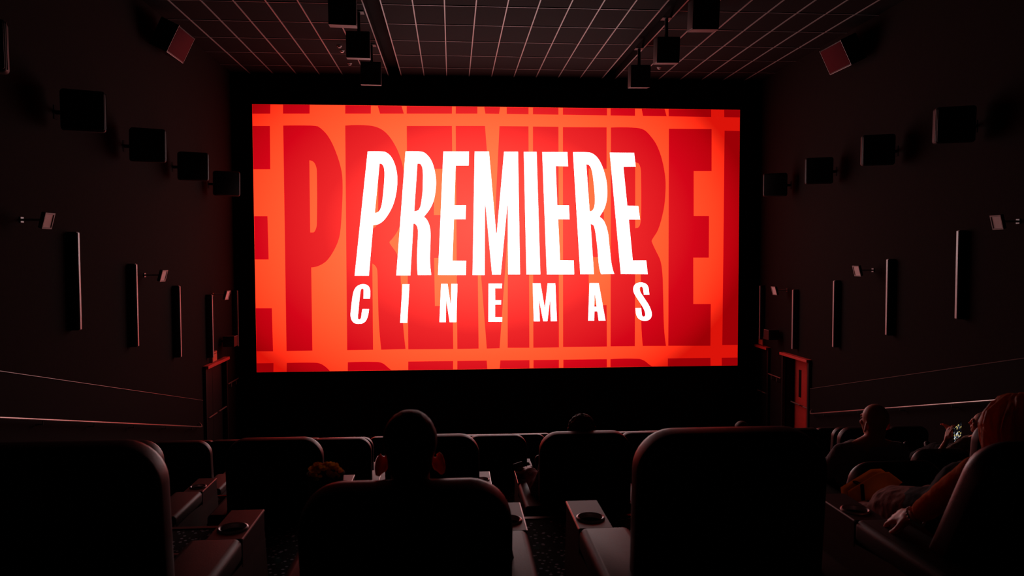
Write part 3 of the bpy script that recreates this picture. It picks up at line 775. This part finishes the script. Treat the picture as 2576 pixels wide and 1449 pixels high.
def plate_with_hole(name, x0, x1, y0, y1, z0, z1, cx, cy, r, n=32):
    v, f = [], []
    for k in range(n):
        a = 2 * PI * k / n
        c, s_ = math.cos(a), math.sin(a)
        t = min(((x1 - cx) if c > 0 else (cx - x0)) / max(abs(c), 1e-6), ((y1 - cy) if s_ > 0 else (cy - y0)) / max(abs(s_), 1e-6))
        v += [(cx + r * c, cy + r * s_, z1), (cx + t * c, cy + t * s_, z1)]
    corners = []
    for X, Y in ((x1, y1), (x0, y1), (x0, y0), (x1, y0)):
        corners.append(len(v))
        v.append((X, Y, z1))
    cang = [math.atan2(v[c][1] - cy, v[c][0] - cx) % (2 * PI) for c in corners]
    for k in range(n):
        j = (k + 1) % n
        a0, a1 = 2 * PI * k / n, 2 * PI * (k + 1) / n
        ins = [c for c, a in zip(corners, cang) if a0 < a < a1 - 1e-9]
        f.append([2 * k, 2 * k + 1] + ins + [2 * j + 1, 2 * j])
    mb = MB().add(v, f)
    for a, b_ in (((x0, y0), (x1, y0)), ((x1, y0), (x1, y1)), ((x1, y1), (x0, y1)), ((x0, y1), (x0, y0))):
        mb.add([(*a, z0), (*b_, z0), (*b_, z1), (*a, z1)], [(0, 1, 2, 3)])
    return mb.mesh(name)


SM = {}
SM['back'] = rslab('backrest', 0.585, 0.80, 0.115, 0.05, 0.125, 0.05, n=9, er_n=5, crown=0.012, er_back=0.03)
SM['panel'] = rslab('back_panel', 0.525, 0.72, 0.085, 0.04, 0.03, 0.012, n=8, er_n=3, crown=0.010)
SM['piping'] = None
pp = []
for x_, z_ in outline(0.56, 0.775, 0.10, 0.04, 0, 9):
    pp.append((x_, 0.008, z_ - 0.0125 - 0.012 * (2 * x_ / 0.6) ** 2))
SM['piping'] = MB().tube(pp + [pp[0]], 0.005, 6, cap=False).mesh('piping', True)
SM['head'] = rslab('headrest', 0.50, 0.24, 0.09, 0.05, 0.07, 0.03, n=7, er_n=4)
SM['cushion'] = rslab('seat_cushion', 0.46, 0.64, 0.05, 0.05, 0.17, 0.04, n=5, er_n=4)
SM['base'] = MB().box(-0.24, 0.24, 0.16, 0.74, 0, 0.28).mesh('base', bevel=0.01)
SM['foot'] = rslab('footrest', 0.44, 0.38, 0.04, 0.03, 0.07, 0.025, n=5, er_n=3)
for s in (1, -1):
    xo, xi = s * 0.388, s * 0.268
    a, b_ = min(xo, xi), max(xo, xi)
    v = [(q, y, z) for q in (a, b_) for y, z in ((-0.02, 0.56), (-0.02, 0.34), (0.50, 0.27), (0.845, 0.33), (0.806, 0.52), (0.49, 0.52))]
    SM['arm', s] = MB().add(v, [(0, 1, 2, 3, 4, 5), (11, 10, 9, 8, 7, 6)] + [(i, (i + 1) % 6, 6 + (i + 1) % 6, 6 + i) for i in range(6)]).mesh('armrest', bevel=0.008)
    SM['top', s] = plate_with_hole('console_top', a - 0.001, b_ + 0.001, 0.495, 0.803, 0.515, 0.614, s * 0.328, 0.60, 0.044)
    # hole goes through the body too: a dark well set flush under the rim
    SM['cup', s] = MB().lathe([(0.044, 0.002), (0.041, -0.085), (0.0, -0.087)], 32, Matrix.Translation((s * 0.328, 0.60, 0.614))).mesh('cup_well', True)
    SM['ring', s] = MB().lathe([(0.0425, -0.012), (0.0435, 0.003), (0.0480, 0.006), (0.0525, 0.004), (0.0545, -0.002)], 40, Matrix.Translation((s * 0.328, 0.60, 0.614))).mesh('cup_ring', True)
    pad = rslab('arm_pad', 0.185, 0.53, 0.03, 0.03, 0.085, 0.024, n=5, er_n=4)
    SM['pad', s] = pad
    SM['plinth', s] = MB().box(s * 0.30, s * 0.37, 0.12, 0.66, 0, 0.33).mesh('plinth')
    SM['seam', s] = MB().tube([(xo, 0.80, 0.611), (xo, 0.492, 0.611)], 0.004, 6).mesh('edge_strip', True)

    for key in ('arm', 'top', 'ring', 'seam'):      # the farther rows carry plain dark armrests
        for m_ in ('console_side', 'console', 'chrome', 'leather', 'pad_leather', 'black_plastic'):
            SM[key, s, m_] = SM[key, s].copy()
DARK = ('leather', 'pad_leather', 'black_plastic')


def seat(x, k, label, group, top_y=0.0, top_z=1.06, lean=5.0, foot_up=False, arms=(1, -1), trim=('console_side', 'console', 'chrome')):
    t = thing('recliner_seat', label, 'seat', (x, 2.2 + PITCH_Y * k, tier_z(k)), (0, 0, 0), group)
    bk = obj('backrest', SM['back'], 'leather', t, (0, top_y, top_z), (math.radians(lean), 0, 0))
    obj('back_panel', SM['panel'], 'leather_panel', bk, (0, -0.012, -0.045))
    obj('piping', SM['piping'], 'leather', bk)
    obj('headrest', SM['head'], 'leather', bk, (0, 0.085, -0.05))
    obj('seat_cushion', SM['cushion'], 'leather', t, (0, 0.14, 0.27), (math.radians(90), 0, 0))
    obj('base', SM['base'], 'black_plastic', t)
    ft = obj('footrest', SM['foot'], 'leather', t, (0, 0.79, 0.44))
    if foot_up:
        ft.rotation_euler = (math.radians(82), 0, 0)
        ft.location = (0, 0.80, 0.37)
    for s in arms:
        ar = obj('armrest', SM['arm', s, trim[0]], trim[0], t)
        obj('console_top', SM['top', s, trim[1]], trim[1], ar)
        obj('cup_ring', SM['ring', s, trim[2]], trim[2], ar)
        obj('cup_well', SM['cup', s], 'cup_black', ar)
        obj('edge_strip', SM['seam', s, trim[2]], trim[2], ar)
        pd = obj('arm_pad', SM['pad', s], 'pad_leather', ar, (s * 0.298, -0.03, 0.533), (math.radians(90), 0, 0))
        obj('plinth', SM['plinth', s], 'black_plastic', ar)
    return t


def sx(i, off=0.0):
    return SEAT_X0 + SEAT_PITCH * i + off


G1 = 'recliners in the nearest row'
seat(sx(-1) - 0.022, 0, 'large black recliner filling the lower left corner, nearest row', G1)
seat(sx(0), 0, 'reclined black seat in the nearest row holding the short-haired person', G1, -0.15, 0.955, 12, True)
seat(sx(1), 0, 'tall empty black recliner back right of the middle, nearest row', G1)
seat(sx(2) + 0.055, 0, 'far right reclined seat of the nearest row, under the red-haired person', G1, -0.10, 0.985, 28, True)
seat(sx(-2), 0, 'nearest-row recliner beyond the lower left picture edge', G1)
G2 = 'recliners in the second row'
L2 = {-2: 'second-row recliner peeking out behind the lower left seat', -1: 'second-row black recliner left of the short-haired head', 0: 'second-row recliner half hidden behind the short-haired head',
      1: 'second-row recliner below the curly head', 2: 'second-row recliner hidden behind the tall empty seat', 3: 'second-row reclined seat of the bald person', 4: 'second-row recliner behind the red-haired person'}
for i, lab in L2.items():
    if i == 3:
        seat(sx(i), 1, lab, G2, -0.25, 0.86, 22, True)
    else:
        seat(sx(i), 1, lab, G2)
# the rows farther down stand closer together and share one armrest between neighbours
for k, off, w in ((2, 0.0, 'third'), (3, -0.245, 'fourth'), (4, 0.0, 'fifth'), (5, -0.245, 'sixth')):
    for i in range(-6, 9):
        x_ = 0.415 + 0.74 * i + off
        if k == 2 and i == 7:
            seat(x_, k, 'third-row recliner of the person holding up a lit telephone', 'recliners in the third row', -0.05, 1.0, 16, True, (1,), DARK)
        elif k == 2 and i == 6:
            seat(x_, k, 'third-row seat laid far back, left of the person holding up a lit telephone', 'recliners in the third row', -0.10, 0.80, 26, False, (1,), DARK)
        else:
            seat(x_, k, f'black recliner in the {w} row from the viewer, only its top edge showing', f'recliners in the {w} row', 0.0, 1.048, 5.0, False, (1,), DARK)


# ------------------------------------------------------------------ people
def capsule(mb, p0, r0, p1, r1, n=14):
    p0, p1 = Vector(p0), Vector(p1)
    d = p1 - p0
    L = d.length
    if L < 1e-5:
        return
    q = d.to_track_quat('Z', 'Y').to_matrix().to_4x4()
    M_ = Matrix.Translation(p0) @ q
    prof = [(max(r0 * math.cos(a), 1e-4), r0 * math.sin(a)) for a in [-PI / 2 + PI / 2 * k / 4 for k in range(5)]]
    prof += [(max(r1 * math.cos(a), 1e-4), L + r1 * math.sin(a)) for a in [PI / 2 * k / 4 for k in range(5)]]
    mb.lathe(prof, n, M_, cap=True)


def chain(mb, pts, rs):
    for i in range(len(pts) - 1):
        capsule(mb, pts[i], rs[i], pts[i + 1], rs[i + 1])


def ell(mb, M_, c, r, n=16):
    S = M_ @ Matrix.Translation(c) @ Matrix.Diagonal((*r, 1))
    prof = [(max(math.cos(a), 1e-3), math.sin(a)) for a in [-PI / 2 + PI * k / 10 for k in range(11)]]
    mb.lathe(prof, n, S, cap=True)


def skinned(name, mb, voxel, iters=4, noise=0.0, nsize=0.02):
    """one continuous surface grown over the collected volumes"""
    me = mb.mesh(name)
    o = bpy.data.objects.new(name, me)
    COL.objects.link(o)
    r = o.modifiers.new('r', 'REMESH')
    r.mode = 'VOXEL'
    r.voxel_size = voxel
    if iters:
        s = o.modifiers.new('s', 'SMOOTH')
        s.factor = 0.5
        s.iterations = iters
    if noise:
        tx = bpy.data.textures.new(name, 'CLOUDS')
        tx.noise_scale = nsize
        dm = o.modifiers.new('d', 'DISPLACE')
        dm.texture = tx
        dm.strength = noise
        dm.mid_level = 0.5
        dm.texture_coords = 'LOCAL'
    bpy.context.view_layer.update()
    out = bpy.data.meshes.new_from_object(o.evaluated_get(bpy.context.evaluated_depsgraph_get()))
    bpy.data.objects.remove(o)
    out.name = name
    out.materials.clear()
    out.polygons.foreach_set('use_smooth', [True] * len(out.polygons))
    return out


def head_volumes(mb, M_, ear=1.0):
    ell(mb, M_, (0, -0.010, 0.020), (0.077, 0.096, 0.092))
    ell(mb, M_, (0, 0.030, -0.040), (0.060, 0.066, 0.078))
    ell(mb, M_, (0, 0.066, -0.088), (0.030, 0.028, 0.024))
    ell(mb, M_, (0, 0.085, 0.022), (0.050, 0.016, 0.012))
    ell(mb, M_, (0, 0.098, -0.008), (0.010, 0.014, 0.026))
    ell(mb, M_, (0, 0.110, -0.024), (0.015, 0.015, 0.011))
    ell(mb, M_, (0, 0.093, -0.052), (0.024, 0.010, 0.006))
    ell(mb, M_, (0, 0.091, -0.062), (0.021, 0.010, 0.007))
    for s in (1, -1):
        ell(mb, M_, (s * 0.042, 0.068, -0.022), (0.020, 0.018, 0.020))
        E = M_ @ Matrix.Translation((s * 0.088, -0.014, -0.040)) @ Matrix.Rotation(s * math.radians(32), 4, 'Z') @ Matrix.Rotation(-s * math.radians(8), 4, 'Y')
        ell(mb, E, (0, -0.004, 0), (0.0065, 0.022 * ear, 0.035 * ear))
        ell(mb, E, (0, 0.002, -0.022 * ear), (0.0075, 0.012, 0.014))
        ell(mb, E, (-s * 0.008, 0.012, -0.004), (0.012, 0.012, 0.020))


def hand_volumes(mb, wrist, direc, palm_n, s, curl=0.5, spread=0.12):
    """palm and five fingers; direc points to the fingertips, palm_n out of the back of the hand, s thumb side"""
    d = Vector(direc).normalized()
    n = Vector(palm_n)
    n = (n - d * n.dot(d)).normalized()
    t = d.cross(n) * s
    w = Vector(wrist)
    capsule(mb, w, 0.026, w + d * 0.03, 0.026)
    for k in range(4):
        o = (k - 1.5) * 0.019
        capsule(mb, w + d * 0.015 + t * o * 0.7, 0.014, w + d * 0.085 + t * o, 0.0115)
        L = (0.036, 0.042, 0.040, 0.030)[k]
        p = w + d * 0.088 + t * o
        dd = (d + t * (k - 1.5) * spread).normalized()
        r = 0.0098
        for j in range(3):
            a = curl * (0.55, 1.25, 1.75)[j]
            v = (dd * math.cos(a) - n * math.sin(a)).normalized()
            q = p + v * L * (1, 0.72, 0.58)[j]
            capsule(mb, p, r, q, r * 0.92, 10)
            p, r = q, r * 0.92
    b0 = w + d * 0.025 - t * 0.026
    b1 = b0 + (d * 0.6 - t * 0.75 - n * 0.3).normalized() * 0.045
    b2 = b1 + (d * 0.9 - t * 0.25 - n * 0.5 * curl).normalized() * 0.034
    chain(mb, [b0, b1, b2], [0.015, 0.012, 0.009])


def mirror(p, cx):
    return (2 * cx - p[0], p[1], p[2])


def person(label, J, hm, build, clothes, hair, voxel=0.009, hands=None, ear=1.0):
    """J: joints in the room; hm: head matrix"""
    b_ = build
    root = thing('person', label, 'person', J['pelvis'])
    inv = Matrix.Translation([-c for c in J['pelvis']])
    mb = MB()
    head_volumes(mb, hm, ear)
    hp = hm.translation
    chain(mb, [hp + (hm.to_3x3() @ Vector((0, -0.02, -0.055))), J['neck']], [0.056 * b_, 0.062 * b_])
    ch, wa, pe = Vector(J['chest']), Vector(J['waist']), Vector(J['pelvis'])
    for s in (1, -1):
        off = Vector((s * 0.075 * b_, 0, 0))
        chain(mb, [Vector(J['neck']) + off * 0.3, ch + off, wa + off * 0.8, pe + off * 1.1], [0.06 * b_, 0.105 * b_, 0.095 * b_, 0.110 * b_])
    for S in 'LR':
        chain(mb, [Vector(J['neck']), J['sh' + S], J['el' + S], J['wr' + S]], [0.05 * b_, 0.052 * b_, 0.038 * b_, 0.026 * b_])
        if hands and S in hands:
            hand_volumes(mb, J['wr' + S], *hands[S])
        else:
            d = Vector(J['wr' + S]) - Vector(J['el' + S])
            hand_volumes(mb, J['wr' + S], d, (0, 0, 1), 1 if S == 'L' else -1, 0.35)
        chain(mb, [J['hip' + S], J['kn' + S], J['an' + S], J['to' + S]], [0.085 * b_, 0.060 * b_, 0.038 * b_, 0.030])
    me = skinned('body', mb, voxel, 3)
    me.transform(inv)
    obj('body', me, 'skin', root)
    # eyes
    for s in (1, -1):
        e = MB()
        ell(e, hm, (s * 0.032, 0.079, 0.004), (0.0115, 0.0115, 0.0115), 12)
        em = e.mesh('eye', True)
        em.transform(inv)
        obj('eye', em, 'eye', root)
    top, legs, sleeve = clothes
    mb = MB()
    g = 0.014
    for s in (1, -1):
        off = Vector((s * 0.075 * b_, 0, 0))
        chain(mb, [Vector(J['neck']) + off * 0.3 - Vector((0, 0, 0.05)), ch + off, wa + off * 0.8, wa.lerp(pe, 0.6) + off], [0.055 * b_ + g, 0.105 * b_ + g, 0.095 * b_ + g, 0.100 * b_ + g])
    for S in 'LR':
        sh, elb, wr = Vector(J['sh' + S]), Vector(J['el' + S]), Vector(J['wr' + S])
        nk = Vector(J['neck'])
        pts, rs = [nk * 0.75 + sh * 0.25 - Vector((0, 0, 0.02)), sh], [0.045 * b_ + g, 0.052 * b_ + g]
        if sleeve >= 1:
            pts += [elb, elb.lerp(wr, sleeve - 1)]
            rs += [0.042 * b_ + g, 0.036 * b_ + g]
        else:
            pts.append(sh.lerp(elb, sleeve))
            rs.append(0.046 * b_ + g)
        chain(mb, pts, rs)
    me = skinned('shirt', mb, voxel, 4, 0.008, 0.05)
    me.transform(inv)
    obj('shirt', me, top, root)
    mb = MB()
    for S in 'LR':
        h_, k_, a_ = Vector(J['hip' + S]), Vector(J['kn' + S]), Vector(J['an' + S])
        of = Vector(((-1 if S == 'L' else 1) * 0.0825 * b_, 0, 0))
        chain(mb, [wa.lerp(pe, 0.55) + of, pe + of, h_, k_, k_.lerp(a_, 0.92)], [0.098 * b_ + g, 0.112 * b_ + g, 0.088 * b_ + g, 0.064 * b_ + g, 0.050 * b_ + g])
    me = skinned('trousers', mb, voxel, 4, 0.012, 0.05)
    me.transform(inv)
    obj('trousers', me, legs, root)
    for S in 'LR':
        mb = MB()
        a_, t_ = Vector(J['an' + S]), Vector(J['to' + S])
        chain(mb, [a_, a_.lerp(t_, 0.5), t_], [0.050, 0.046, 0.038])
        me = skinned('shoe', mb, voxel, 2)
        me.transform(inv)
        obj('shoe', me, 'shoe', root)
    if hair:
        hname, hme = hair
        hme.transform(inv)
        obj('hair', hme, hname, root)
    return root


def head_matrix(c, yaw=0, pitch=0, roll=0):
    return Matrix.Translation(c) @ Matrix.Rotation(math.radians(yaw), 4, 'Z') @ Matrix.Rotation(math.radians(pitch), 4, 'X') @ Matrix.Rotation(math.radians(roll), 4, 'Y')


def seated(x, yb, fz, head, recline=20, knee=(0.98, 0.52), foot=(1.40, 0.26), sw=0.20):
    """joints of a figure sitting in a recliner whose back top stands at yb"""
    hx, hy, hz = head
    J = {}
    J['pelvis'] = (x, yb + 0.48, fz + 0.55)
    J['neck'] = (hx, hy + 0.015, hz - 0.155)
    n = Vector(J['neck'])
    p = Vector(J['pelvis'])
    c = n.lerp(p, 0.32) + Vector((0, 0.03, 0))
    w = n.lerp(p, 0.68) + Vector((0, 0.03, 0))
    J['chest'], J['waist'] = tuple(c), tuple(w)
    for S, s in (('L', -1), ('R', 1)):
        J['sh' + S] = (n.x + s * sw, n.y + 0.03, n.z - 0.075)
        J['el' + S] = (n.x + s * (sw + 0.08), n.y + 0.18, n.z - 0.31)
        J['wr' + S] = (n.x + s * (sw - 0.02), n.y + 0.40, n.z - 0.36)
        J['hip' + S] = (x + s * 0.09, p.y + 0.02, p.z - 0.01)
        J['kn' + S] = (x + s * 0.12, yb + knee[0], fz + knee[1] + 0.06)
        J['an' + S] = (x + s * 0.11, yb + foot[0], fz + foot[1] + 0.12)
        J['to' + S] = (x + s * 0.13, yb + foot[0] + 0.12, fz + foot[1] + 0.24)
    return J


def cap_hair(hm, back=1.0, vox=0.006, grow=0.007, noise=0.004):
    mb = MB()
    ell(mb, hm, (0, -0.018, 0.030), (0.077 + grow, 0.092 + grow, 0.086 + grow))
    ell(mb, hm, (0, -0.045, -0.025 * back), (0.066, 0.060, 0.070))
    return skinned('hair', mb, vox, 3, noise, 0.01)


# short-haired person in the nearest row
hm = head_matrix((-0.127, 2.285, 4.325), 2, -4)
J = seated(sx(0), 2.05, tier_z(0), (-0.127, 2.285, 4.333))
person('person with short cropped hair and prominent ears seen from behind, nearest row', J, hm, 1.0, ('cloth_black', 'cloth_black', 1.5), ('hair_dark', cap_hair(hm, 1.0, 0.006, 0.004, 0.003)), 0.0045, None, 1.0)

# curly-haired person in the second row, forearm on the left armrest
c = (0.842, 5.0, 3.72)
hm = head_matrix(c, -6, 4)
J = seated(sx(1), 4.75, tier_z(1), c)
J['elL'] = (0.555, 4.98, 3.36)
J['wrL'] = (0.525, 5.22, 3.405)
random.seed(4)
mb = MB()
ell(mb, hm, (0, -0.015, 0.03), (0.083, 0.098, 0.088))
for k in range(150):
    u, v_ = random.uniform(-0.25, 1), random.uniform(0, 2 * PI)
    r = math.sqrt(max(0, 1 - u * u))
    p = Vector((0.084 * r * math.cos(v_), -0.015 + 0.098 * r * math.sin(v_), 0.032 + 0.094 * u))
    if p.y > 0.05 and p.z < 0.03:
        continue
    ell(mb, hm, p, (0.014, 0.014, 0.014), 8)
person('person with curly hair in the second row, forearm on the armrest', J, hm, 1.0, ('cloth_pink', 'cloth_black', 1.9), ('hair_brown', skinned('hair', mb, 0.006, 1)), 0.008,
       {'L': ((-0.25, 0.9, 0.1), (0, 0, 1), 1, 0.5)})
t = thing('telephone', 'black telephone held upright over the armrest by the curly-haired person', 'phone', (0.467, 5.33, 3.374), (math.radians(-12), math.radians(-14), math.radians(10)))
obj('case', MB().box(-0.034, 0.034, -0.005, 0.005, -0.055, 0.075).mesh('case', bevel=0.005, seg=3), 'black_plastic', t)
obj('display', MB().box(-0.031, 0.031, 0.0045, 0.006, -0.051, 0.071).mesh('display'), 'cup_black', t)

# bald person in the second row
c = (2.835, 4.98, 3.775)
hm = head_matrix(c, 12, 0)
J = seated(sx(3), 4.55, tier_z(1), c, sw=0.20)
J['pelvis'] = (sx(3), 5.15, tier_z(1) + 0.55)
person('bald person in a grey shirt, second row, in front of the right handrail', J, hm, 1.05, ('cloth_grey', 'cloth_black', 0.7), None, 0.008)

# head showing over the tall empty seat, fourth row
c = (3.83, 9.98, 2.545)
hm = head_matrix(c, 0, 0)
J = seated(3.83, 9.85, tier_z(3), c)
person('person far ahead, only a brown-haired head top over the tall empty seat', J, hm, 1.0, ('cloth_black', 'cloth_black', 1.5), ('hair_brown', cap_hair(hm, 1.0, 0.009, 0.016, 0.01)), 0.011)

# person holding up a telephone, third row
c = (5.385, 7.45, 3.165)
hm = head_matrix(c, 52, 6)
J = seated(5.52, 7.25, tier_z(2), c)
J['shL'] = (5.21, 7.46, 2.955)
J['shR'] = (5.55, 7.52, 2.93)
J['elL'] = (4.86, 7.42, 2.79)
J['wrL'] = (4.885, 7.27, 3.035)
J['elR'] = (5.45, 7.78, 2.80)
J['wrR'] = (5.16, 7.60, 3.02)
mb = MB()
ell(mb, hm, (0, -0.02, 0.03), (0.084, 0.096, 0.090))
random.seed(8)
for k in range(26):
    a = math.radians(-200 + 220 * k / 25)
    p0 = hm @ Vector((0.07 * math.cos(a), -0.02 + 0.09 * math.sin(a), 0.05))
    p1 = hm @ Vector((0.092 * math.cos(a), -0.025 + 0.10 * math.sin(a), -0.06))
    p2 = hm @ Vector((0.085 * math.cos(a), -0.03 + 0.10 * math.sin(a), -0.19 + random.uniform(-0.03, 0.03)))
    chain(mb, [p0, p1, p2], [0.016, 0.015, 0.008])
person('person in a patterned shirt raising a lit telephone, third row far right', J, hm, 0.95, ('cloth_print', 'cloth_black', 0.55), ('hair_brown', skinned('hair', mb, 0.008, 1)), 0.0075,
       {'L': ((0.25, 0.1, 0.95), (-0.9, 0.0, 0.3), -1, 0.45), 'R': ((-0.5, -0.1, 0.8), (0.8, 0.2, 0.3), 1, 0.5)})
t = thing('telephone', 'lit telephone held up in raised hands, third row far right', 'phone', (4.965, 7.23, 3.135), (math.radians(10), math.radians(-20), math.radians(28)))
obj('case', MB().box(-0.075, 0.075, -0.004, 0.004, -0.085, 0.085).mesh('case', bevel=0.004, seg=3), 'black_plastic', t)
obj('display', MB().box(-0.070, 0.070, -0.006, -0.0045, -0.080, 0.080).mesh('display'), 'phone_picture', t)

# red-haired person in the far right seat of the nearest row
c = (1.895, 2.44, 4.305)
hm = head_matrix(c, 10, -8)
J = seated(1.83, 2.2, tier_z(0), c, knee=(0.93, 0.46), foot=(1.30, 0.06))
J['pelvis'] = (1.84, 2.90, tier_z(0) + 0.55)
J['shL'] = (1.77, 2.42, 4.12)
J['elL'] = (1.655, 2.32, 4.20)
J['wrL'] = (1.575, 2.50, 4.00)
J['knL'] = (1.74, 3.14, tier_z(0) + 0.455)
J['knR'] = (1.98, 3.14, tier_z(0) + 0.41)
mb = MB()
ell(mb, hm, (0, -0.02, 0.03), (0.084, 0.096, 0.090))
random.seed(11)
for k in range(64):
    a = math.radians(-225 + 270 * k / 63)
    w_ = random.uniform(-0.02, 0.02)
    g_ = random.uniform(0.90, 1.08)
    pts = []
    for q in range(9):
        f = q / 8
        rr = (0.030 + 0.085 * min(1, f * 2.2)) * g_ + 0.006 * math.sin(f * 14 + k)
        zz = 0.118 - 0.05 * f - 0.30 * f * f + w_ * f
        aa = a + 0.05 * math.sin(f * 9 + k * 1.7)
        pts.append(hm @ Vector((rr * math.cos(aa), -0.02 + 1.08 * rr * math.sin(aa), zz)))
    chain(mb, pts, [0.008, 0.010, 0.011, 0.011, 0.010, 0.0095, 0.009, 0.008, 0.005])
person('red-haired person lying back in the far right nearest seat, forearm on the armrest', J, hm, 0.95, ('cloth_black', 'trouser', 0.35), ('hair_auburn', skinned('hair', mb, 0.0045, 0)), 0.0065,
       {'L': ((-0.15, 0.8, -0.25), (-0.55, 0.2, 0.8), 1, 0.55)})
mb = MB()
chain(mb, [Vector(J['shL']).lerp(Vector(J['elL']), 0.2), J['elL'], Vector(J['elL']).lerp(Vector(J['wrL']), 0.86)], [0.056, 0.050, 0.037])
me = skinned('sleeve', mb, 0.006, 3, 0.008, 0.04)
me.transform(Matrix.Translation([-q for q in J['pelvis']]))
rp = [o for o in COL.objects if o.type == 'EMPTY' and 'red-haired person lying' in o.get('label', '')][0]
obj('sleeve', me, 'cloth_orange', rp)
bt = thing('bracelet', 'pale bead bracelet on the wrist of the red-haired person', 'bracelet', J['wrL'])
ax = (Vector(J['wrL']) - Vector(J['elL'])).normalized()
u = ax.orthogonal().normalized()
v_ = ax.cross(u)
bead_me = MB()
ell(bead_me, Matrix.Identity(4), (0, 0, 0), (0.0055, 0.0055, 0.0055), 8)
bead_me = bead_me.mesh('bead', True)
for k in range(20):
    a = 2 * PI * k / 20
    obj('bead', bead_me, 'bead', bt, (u * math.cos(a) + v_ * math.sin(a)) * 0.033)

# ------------------------------------------------------------------ small things
t = thing('paper_bag', 'tan paper bag with a dark band on the far right footrest', 'bag', (2.04, 3.62, tier_z(0) + 0.445), (0, math.radians(-6), math.radians(6)))
v = [(x_, y, z) for y in (-0.03, 0.03) for x_, z in ((-0.125, -0.045), (0.06, -0.045), (0.14, 0.005), (0.085, 0.055), (0.035, 0.06), (-0.125, 0.0))]
obj('body', MB().add(v, [(0, 1, 2, 3, 4, 5), (11, 10, 9, 8, 7, 6)] + [(i, (i + 1) % 6, 6 + (i + 1) % 6, 6 + i) for i in range(6)]).mesh('body', bevel=0.012, seg=3), 'bag_tan', t)
obj('strap', MB().box(-0.07, -0.052, -0.036, 0.036, -0.05, 0.030).mesh('strap', bevel=0.003), 'strap_dark', t)

t = thing('popcorn_bucket', 'dark paper bucket heaped with popcorn on the armrest beside the short-haired person', 'bucket', (-0.440, 2.69, tier_z(0) + 0.620))
obj('tub', MB().lathe([(0.0, 0.0), (0.044, 0.0), (0.062, 0.212), (0.060, 0.212), (0.042, 0.004), (0.0, 0.004)], 32).mesh('tub', True), 'black_plastic', t)
obj('rim', MB().lathe([(0.060, 0.210), (0.0645, 0.213), (0.0645, 0.218), (0.060, 0.219)], 32).mesh('rim', True), 'cloth_black', t)
random.seed(3)
mb = MB()
for k in range(60):
    a, r = random.uniform(0, 2 * PI), 0.060 * math.sqrt(random.random())
    h = 0.213 + 0.034 * (1 - (r / 0.064) ** 2) + random.uniform(-0.008, 0.006)
    for q in range(3):
        ell(mb, Matrix.Identity(4), (r * math.cos(a) + random.uniform(-0.006, 0.006), r * math.sin(a) + random.uniform(-0.006, 0.006), h + random.uniform(-0.005, 0.005)), (random.uniform(0.004, 0.0075),) * 3, 6)
tag(obj('popcorn', mb.mesh('popcorn', True), 'popcorn', None, t.location), 'heap of golden popcorn filling the dark paper bucket', 'popcorn', None, 'stuff')
